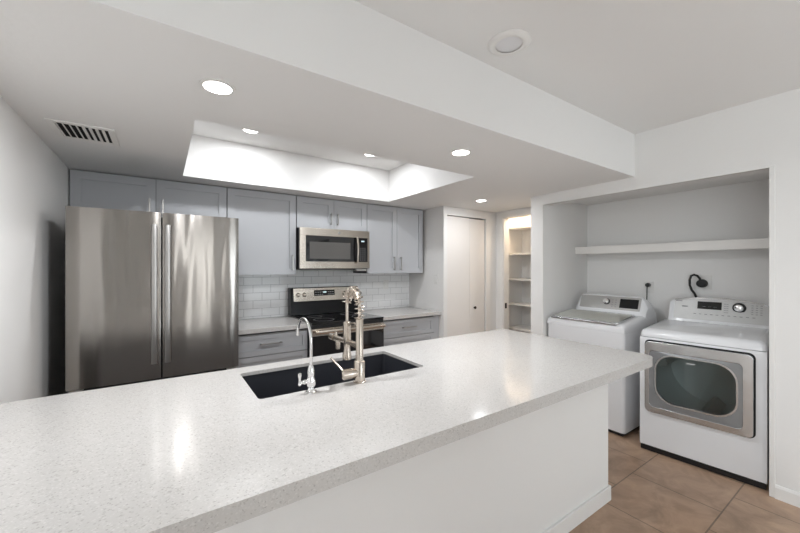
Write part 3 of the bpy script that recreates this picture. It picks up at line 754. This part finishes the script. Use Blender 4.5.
MB().box(-0.0445, -0.0435, 0.0, 0.05, 0.742, 0.749).build('glass_print', M['whiteprint'], dd)
for y in (-0.29, 0.29):
    for x in (0.08, 0.6): MB().lathe([(0.02, 0), (0.02, 0.0045)], (x, y, 0), seg=12).build('foot', M['black'], DR)

# ------------------------------------------------------------------ washer
WS = thing('washing_machine', 'white top-loading washing machine with glass lid, left side of niche', 'washing machine', (3.215, 1.727, 0), 0)
WW = 0.357
s = MB(); rings = []
s.loft([[(x, y, z) for y, x in rrect(-WW, WW, 0.0, 0.66, 0.03, 5)] for z in (0.035, 0.879)])
s.build('cabinet_shell', M['appliance'], WS, smooth=True, ang=50)
bx('plinth', M['black'], 0.02, 0.64, -WW + 0.02, WW - 0.02, 0.004, 0.034, WS)
for y in (-0.3, 0.3):
    for x in (0.08, 0.58): MB().lathe([(0.02, 0), (0.02, 0.0045)], (x, y, 0), seg=12).build('foot', M['black'], WS)
# top frame: side rails rise to the rear and blend into the console
def zt(x): return 0.948 + 0.05 * min(1, max(0, x / 0.40))
s = MB(); rings = []
for x in [0.0, 0.006, 0.02, 0.06, 0.12, 0.2, 0.3, 0.40, 0.5, 0.655]:
    dz = {0.0: -0.022, 0.006: -0.009, 0.02: -0.002}.get(x, 0)
    ring = []
    prof = [(-WW, 0.8795), (WW, 0.8795), (WW, zt(x) + dz - 0.03), (WW - 0.008, zt(x) + dz - 0.01), (WW - 0.03, zt(x) + dz), (WW - 0.04, zt(x) + dz),
            (-WW + 0.04, zt(x) + dz), (-WW + 0.03, zt(x) + dz), (-WW + 0.008, zt(x) + dz - 0.01), (-WW, zt(x) + dz - 0.03)]
    rings.append([(x, y, z) for y, z in prof])
s.loft(rings); s.build('top_frame', M['appliance'], WS, smooth=True, ang=50)
# lid: framed glass, slightly proud, with a lip over the front
def lid_pts(e): return rrect(-0.302 + e, 0.315 - e, 0.012 + e, 0.36 - e * 0.5, 0.02, 5)
def lid_ring(name, m, e0, e1, up, depth, parent):
    s = MB(); bm = s.bm; L_ = []
    for e in (e0, e1):
        for d_ in (up, up - depth): L_.append([bm.verts.new((x, y, zt(x) + d_)) for y, x in lid_pts(e)])
    oa, ob, ia, ib_ = L_; k = len(oa)
    for i in range(k):
        j = (i + 1) % k
        for q in ((oa[i], oa[j], ia[j], ia[i]), (ob[i], ob[j], ib_[j], ib_[i]), (oa[i], oa[j], ob[j], ob[i]), (ia[i], ia[j], ib_[j], ib_[i])): bm.faces.new(q)
    return s.build(name, m, parent)
lid = lid_ring('lid', M['dryersteel'], 0.0, 0.014, 0.014, 0.012, WS)
s = MB(); bm = s.bm
A = [bm.verts.new((x, y, zt(x) + 0.012)) for y, x in lid_pts(0.014)]; B = [bm.verts.new((x, y, zt(x) + 0.003)) for y, x in lid_pts(0.014)]
bm.faces.new(A); bm.faces.new(B)
for i in range(len(A)): bm.faces.new((A[i], B[i], B[(i + 1) % len(A)], A[(i + 1) % len(A)]))
s.build('lid_glass', M['bulk'], lid)
MB().box(-0.010, 0.0125, -0.295, 0.308, 0.943, 0.958).build('lid_lip', M['dryersteel'], lid, bevel=0.004)
# console
s = MB(); rings = []
for i in range(25):
    t = -1 + 2 * i / 24; y = -0.03 + t * 0.325
    e = max(0, (abs(t) - 0.80) / 0.20)
    h = 1 - 0.55 * e ** 2.2
    bf = 0.395 + 0.03 * e ** 2
    prof = [(bf, 0.985), (bf + 0.005, 1.02), (0.455 + 0.02 * e, 0.985 + 0.175 * h), (0.50, 0.985 + 0.185 * h), (0.60, 0.985 + 0.15 * h), (0.655, 0.985 + 0.02 * h), (0.655, 0.95)]
    rings.append([(x, y, z) for x, z in prof])
s.loft(rings); wc = s.build('console', M['appliance'], WS, smooth=True, ang=28)
def wcp(name, m, y0, y1, t0, t1, off, parent, r=0.012):
    """plate on the sloped console face; t 0..1 from bottom to top"""
    a = Vector((0.400, 0, 1.02)); b_ = Vector((0.455, 0, 1.16)); nrm = Vector((-(b_.z - a.z), 0, b_.x - a.x)).normalized()
    s = MB(); pts = rrect(y0, y1, t0, t1, (r, r, r, r), 4) if r else [(y0, t0), (y1, t0), (y1, t1), (y0, t1)]
    def P(y, t, o): v = a.lerp(b_, t) + nrm * o; return (v.x, y, v.z)
    s.loft([[P(y, t, -0.004) for y, t in pts], [P(y, t, off) for y, t in pts]])
    return s.build(name, m, parent)
wp = wcp('control_panel', M['app_grey'], -0.312, 0.245, 0.10, 0.97, 0.0015, WS, 0.03)
wcp('display', M['display'], -0.295, -0.135, 0.24, 0.84, 0.003, wp, 0.0)
a = Vector((0.400, 0, 1.02)); b_ = Vector((0.455, 0, 1.16)); c_ = a.lerp(b_, 0.6); nr = Vector((-(b_.z - a.z), 0, b_.x - a.x)).normalized()
c_.y = -0.015
MB().tube([c_, c_ + nr * 0.006], 0.031, 24).build('dial_ring', M['black'], wp, smooth=True)
MB().tube([c_ + nr * 0.005, c_ + nr * 0.026, c_ + nr * 0.029], [0.026, 0.0245, 0.020], 24).build('dial', M['chrome'], wp, smooth=True)
for k in range(4):
    wcp('key', M['glyph'], -0.075, -0.063, 0.25 + k * 0.15, 0.31 + k * 0.15, 0.0025, wp, 0.0)
    wcp('key', M['glyph'], -0.105, -0.093, 0.25 + k * 0.15, 0.31 + k * 0.15, 0.0025, wp, 0.0)

# ------------------------------------------------------------------ laundry shelf, outlets, cords
sh = thing('laundry_shelf', 'long white shelf spanning the laundry niche above the machines', 'shelf', (3.9, 1.3, 1.585))
bx('board', M['shelf'], 3.785 - 3.9, 4.019 - 3.9, 0.502 - 1.3, 2.098 - 1.3, 0.045, 0.066, sh)
bx('front_edge', M['shelf'], 3.765 - 3.9, 3.785 - 3.9, 0.502 - 1.3, 2.098 - 1.3, 0.0, 0.078, sh, 0.002)
def outlet(label, x, y, z, axis, w, h, switch=False, round_=False, cat='outlet', grp=None):
    """axis 'x-' on a wall facing -x; 'y-' on a wall facing -y"""
    t = thing('wall_outlet' if not switch else 'light_switch', label, cat, (x, y, z), 0 if axis == 'y-' else -PI / 2, grp)
    bx('cover_plate', M['plate'], -w / 2, w / 2, -0.006, 0.0, -h / 2, h / 2, t, 0.002)
    if switch: bx('rocker', M['trim'], -0.016, 0.016, -0.010, -0.0061, -0.034, 0.034, t, 0.001)
    elif not round_:
        for dz in (-0.02, 0.02):
            bx('socket', M['trim'], -0.016, 0.016, -0.008, -0.0061, dz - 0.014, dz + 0.014, t, 0.001)
    return t
outlet('white wall outlet above the washing machine holding a small black plug', 4.02, 1.485, 1.245, 'x-', 0.075, 0.115)
outlet('large square white outlet above the dryer holding a thick round plug', 4.02, 1.065, 1.31, 'x-', 0.125, 0.125, round_=True)
outlet('white outlet on the tiled backsplash right of the range', 2.40, YK - 0.008, 1.22, 'y-', 0.075, 0.12)
outlet('white light switch on the short wall at the counter end', CX, 3.29, 1.30, 'x-', 0.072, 0.12, True, cat='light switch')
pc = thing('power_cord', 'black plug and cord hanging straight down behind the washing machine', 'power cord', (4.0, 1.485, 1.245))
MB().lathe([(0.008, -0.034), (0.019, -0.028), (0.021, -0.006), (0.018, 0.012)], (0, 0, 0.022), 'x', 18).build('plug', M['rubber'], pc, smooth=True)
MB().tube([(-0.02, 0, 0.02), (-0.03, 0, 0.0), (-0.032, 0, -0.05), (-0.03, 0.003, -0.15), (-0.03, 0.0, -0.35)], 0.0055, 8).build('cord', M['rubber'], pc, smooth=True)
pc = thing('power_cord', 'thick black cord curving from the round plug above the dryer', 'power cord', (4.0, 1.065, 1.31))
MB().lathe([(0.020, -0.044), (0.034, -0.038), (0.037, -0.01), (0.037, 0.0125)], (0, 0, -0.012), 'x', 24).build('plug', M['rubber'], pc, smooth=True)
MB().tube([(-0.03, 0.0, 0.0), (-0.034, 0.010, 0.035), (-0.036, 0.026, 0.058), (-0.036, 0.048, 0.066), (-0.036, 0.070, 0.055), (-0.036, 0.080, 0.02), (-0.036, 0.079, -0.03), (-0.036, 0.066, -0.07), (-0.034, 0.045, -0.105), (-0.034, 0.03, -0.15), (-0.034, 0.025, -0.35)], 0.0095, 10).build('cord', M['rubber'], pc, smooth=True)

# ------------------------------------------------------------------ pantry shelves
shl = []
words = ['topmost', 'second from the top', 'middle', 'fourth from the top', 'lowest visible']
for z, wd in zip((1.985, 1.625, 1.275, 0.935, 0.60), words):
    o = bx('pantry_shelf', M['shelf'], 4.0, 4.318, 2.262, 3.198, z - 0.012, z + 0.012, None, 0.002)
    tag(o, 'white pantry shelf seen through the doorway, ' + wd, 'shelf', 'pantry shelves')
# warm bulb on the pantry ceiling
pl = thing('pantry_light', 'warm ceiling light inside the pantry above the topmost shelf', 'ceiling light', (3.93, 2.75, 2.3))
MB().lathe([(0.08, 0.0), (0.08, -0.012), (0.075, -0.014)], seg=24).build('base', M['trim'], pl, smooth=True)
MB().lathe([(0.07, -0.0145), (0.066, -0.04), (0.045, -0.058), (0.01, -0.064)], seg=24).build('diffuser', mat('warm_diffuser', (0.9, 0.85, 0.75), 0.5, emit=(1.0, 0.78, 0.52), estr=5), pl, smooth=True)
d = bpy.data.lights.new('pantry_bulb', 'POINT'); d.energy = 6; d.color = (1.0, 0.78, 0.55); d.shadow_soft_size = 0.05
o = bpy.data.objects.new('pantry_bulb', d); o.location = (0, 0, -0.11); o.parent = pl; COL.objects.link(o)

# ------------------------------------------------------------------ recessed lights
def downlight(label, x, y, z, power, r=0.052, group='lit recessed ceiling lights'):
    t = thing('recessed_light', label, 'ceiling light', (x, y, z), 0, group)
    k = 32
    ringplate('trim_ring', M['trim'], [((r + 0.014) * math.cos(2 * PI * i / k), (r + 0.014) * math.sin(2 * PI * i / k)) for i in range(k)],
              [(r * math.cos(2 * PI * i / k), r * math.sin(2 * PI * i / k)) for i in range(k)], 'z', -0.005, -0.0005, t)
    MB().lathe([(r - 0.0005, -0.0045), (r - 0.0005, -0.0005)], seg=k).build('lens', M['lamp'], t)
    d = bpy.data.lights.new('lamp_beam', 'AREA'); d.shape = 'DISK'; d.size = 2 * r; d.energy = power; d.color = (0.955, 0.975, 1.0)
    o = bpy.data.objects.new('lamp_beam', d); o.location = (0, 0, -0.007); o.parent = t; COL.objects.link(o)
    return t
TL1, TL2 = (0.575, 2.925), (1.64, 2.905)
downlight('bright recessed light nearest the air vent, left of the ceiling tray', 0.187, 1.592, ZS, 8.8)
downlight('left of the two recessed lights inside the ceiling tray', *TL1, ZC, 4.8)
downlight('right of the two recessed lights inside the ceiling tray', *TL2, ZC, 4.8)
downlight('recessed light on the dropped ceiling right of the tray, near the beam face', 1.572, 1.622, ZS, 8.8)
downlight('recessed light farthest away, in front of the closet door', 2.885, 2.664, ZS, 3.4)
def off_light(label, x, y, z):
    t = thing('recessed_light', label, 'ceiling light', (x, y, z)); k = 36
    MB().lathe([(0.062, -0.010), (0.068, -0.013), (0.085, -0.012), (0.097, -0.006), (0.1, -0.001), (0.1, -0.0005), (0.062, -0.0005)], seg=k, cap=False).build('trim_ring', M['trim'], t, smooth=True)
    MB().lathe([(0.062, -0.0005), (0.062, -0.006), (0.045, -0.003), (0.001, -0.0035)], seg=k).build('lens', M['lamp_off'], t, smooth=True)
off_light('unlit white recessed light on the high ceiling', 1.379, 1.095, ZC)

# ------------------------------------------------------------------ air vent
vt = thing('air_vent', 'white ceiling air vent with dark slots near the left wall', 'air vent', (-0.345, 2.545, ZS))
vx0, vx1, vy0, vy1 = -0.135, 0.135, -0.155, 0.155
s = MB()
s.box(vx0, vx1, vy0, vy0 + 0.028, -0.008, -0.0005); s.box(vx0, vx1, vy1 - 0.045, vy1, -0.008, -0.0005)
s.box(vx0, vx0 + 0.03, vy0 + 0.028, vy1 - 0.045, -0.008, -0.0005); s.box(vx1 - 0.03, vx1, vy0 + 0.028, vy1 - 0.045, -0.008, -0.0005)
s.build('frame', M['trim'], vt, bevel=0.002)
bx('duct_shade_sheet', M['gap'], vx0 + 0.03, vx1 - 0.03, vy0 + 0.028, vy1 - 0.045, -0.002, -0.0005, vt)  # flat near-black sheet stands in for the shaded duct behind the slats
for i in range(8):
    x = vx0 + 0.036 + i * 0.0262
    m_ = Matrix.Translation((x, 0, -0.006)) @ Matrix.Rotation(math.radians(38 if i < 4 else -38), 4, 'Y')
    MB().box(-0.0065, 0.0065, vy0 + 0.028, vy1 - 0.045, -0.0008, 0.0008, m_).build('slat', M['trim'], vt)
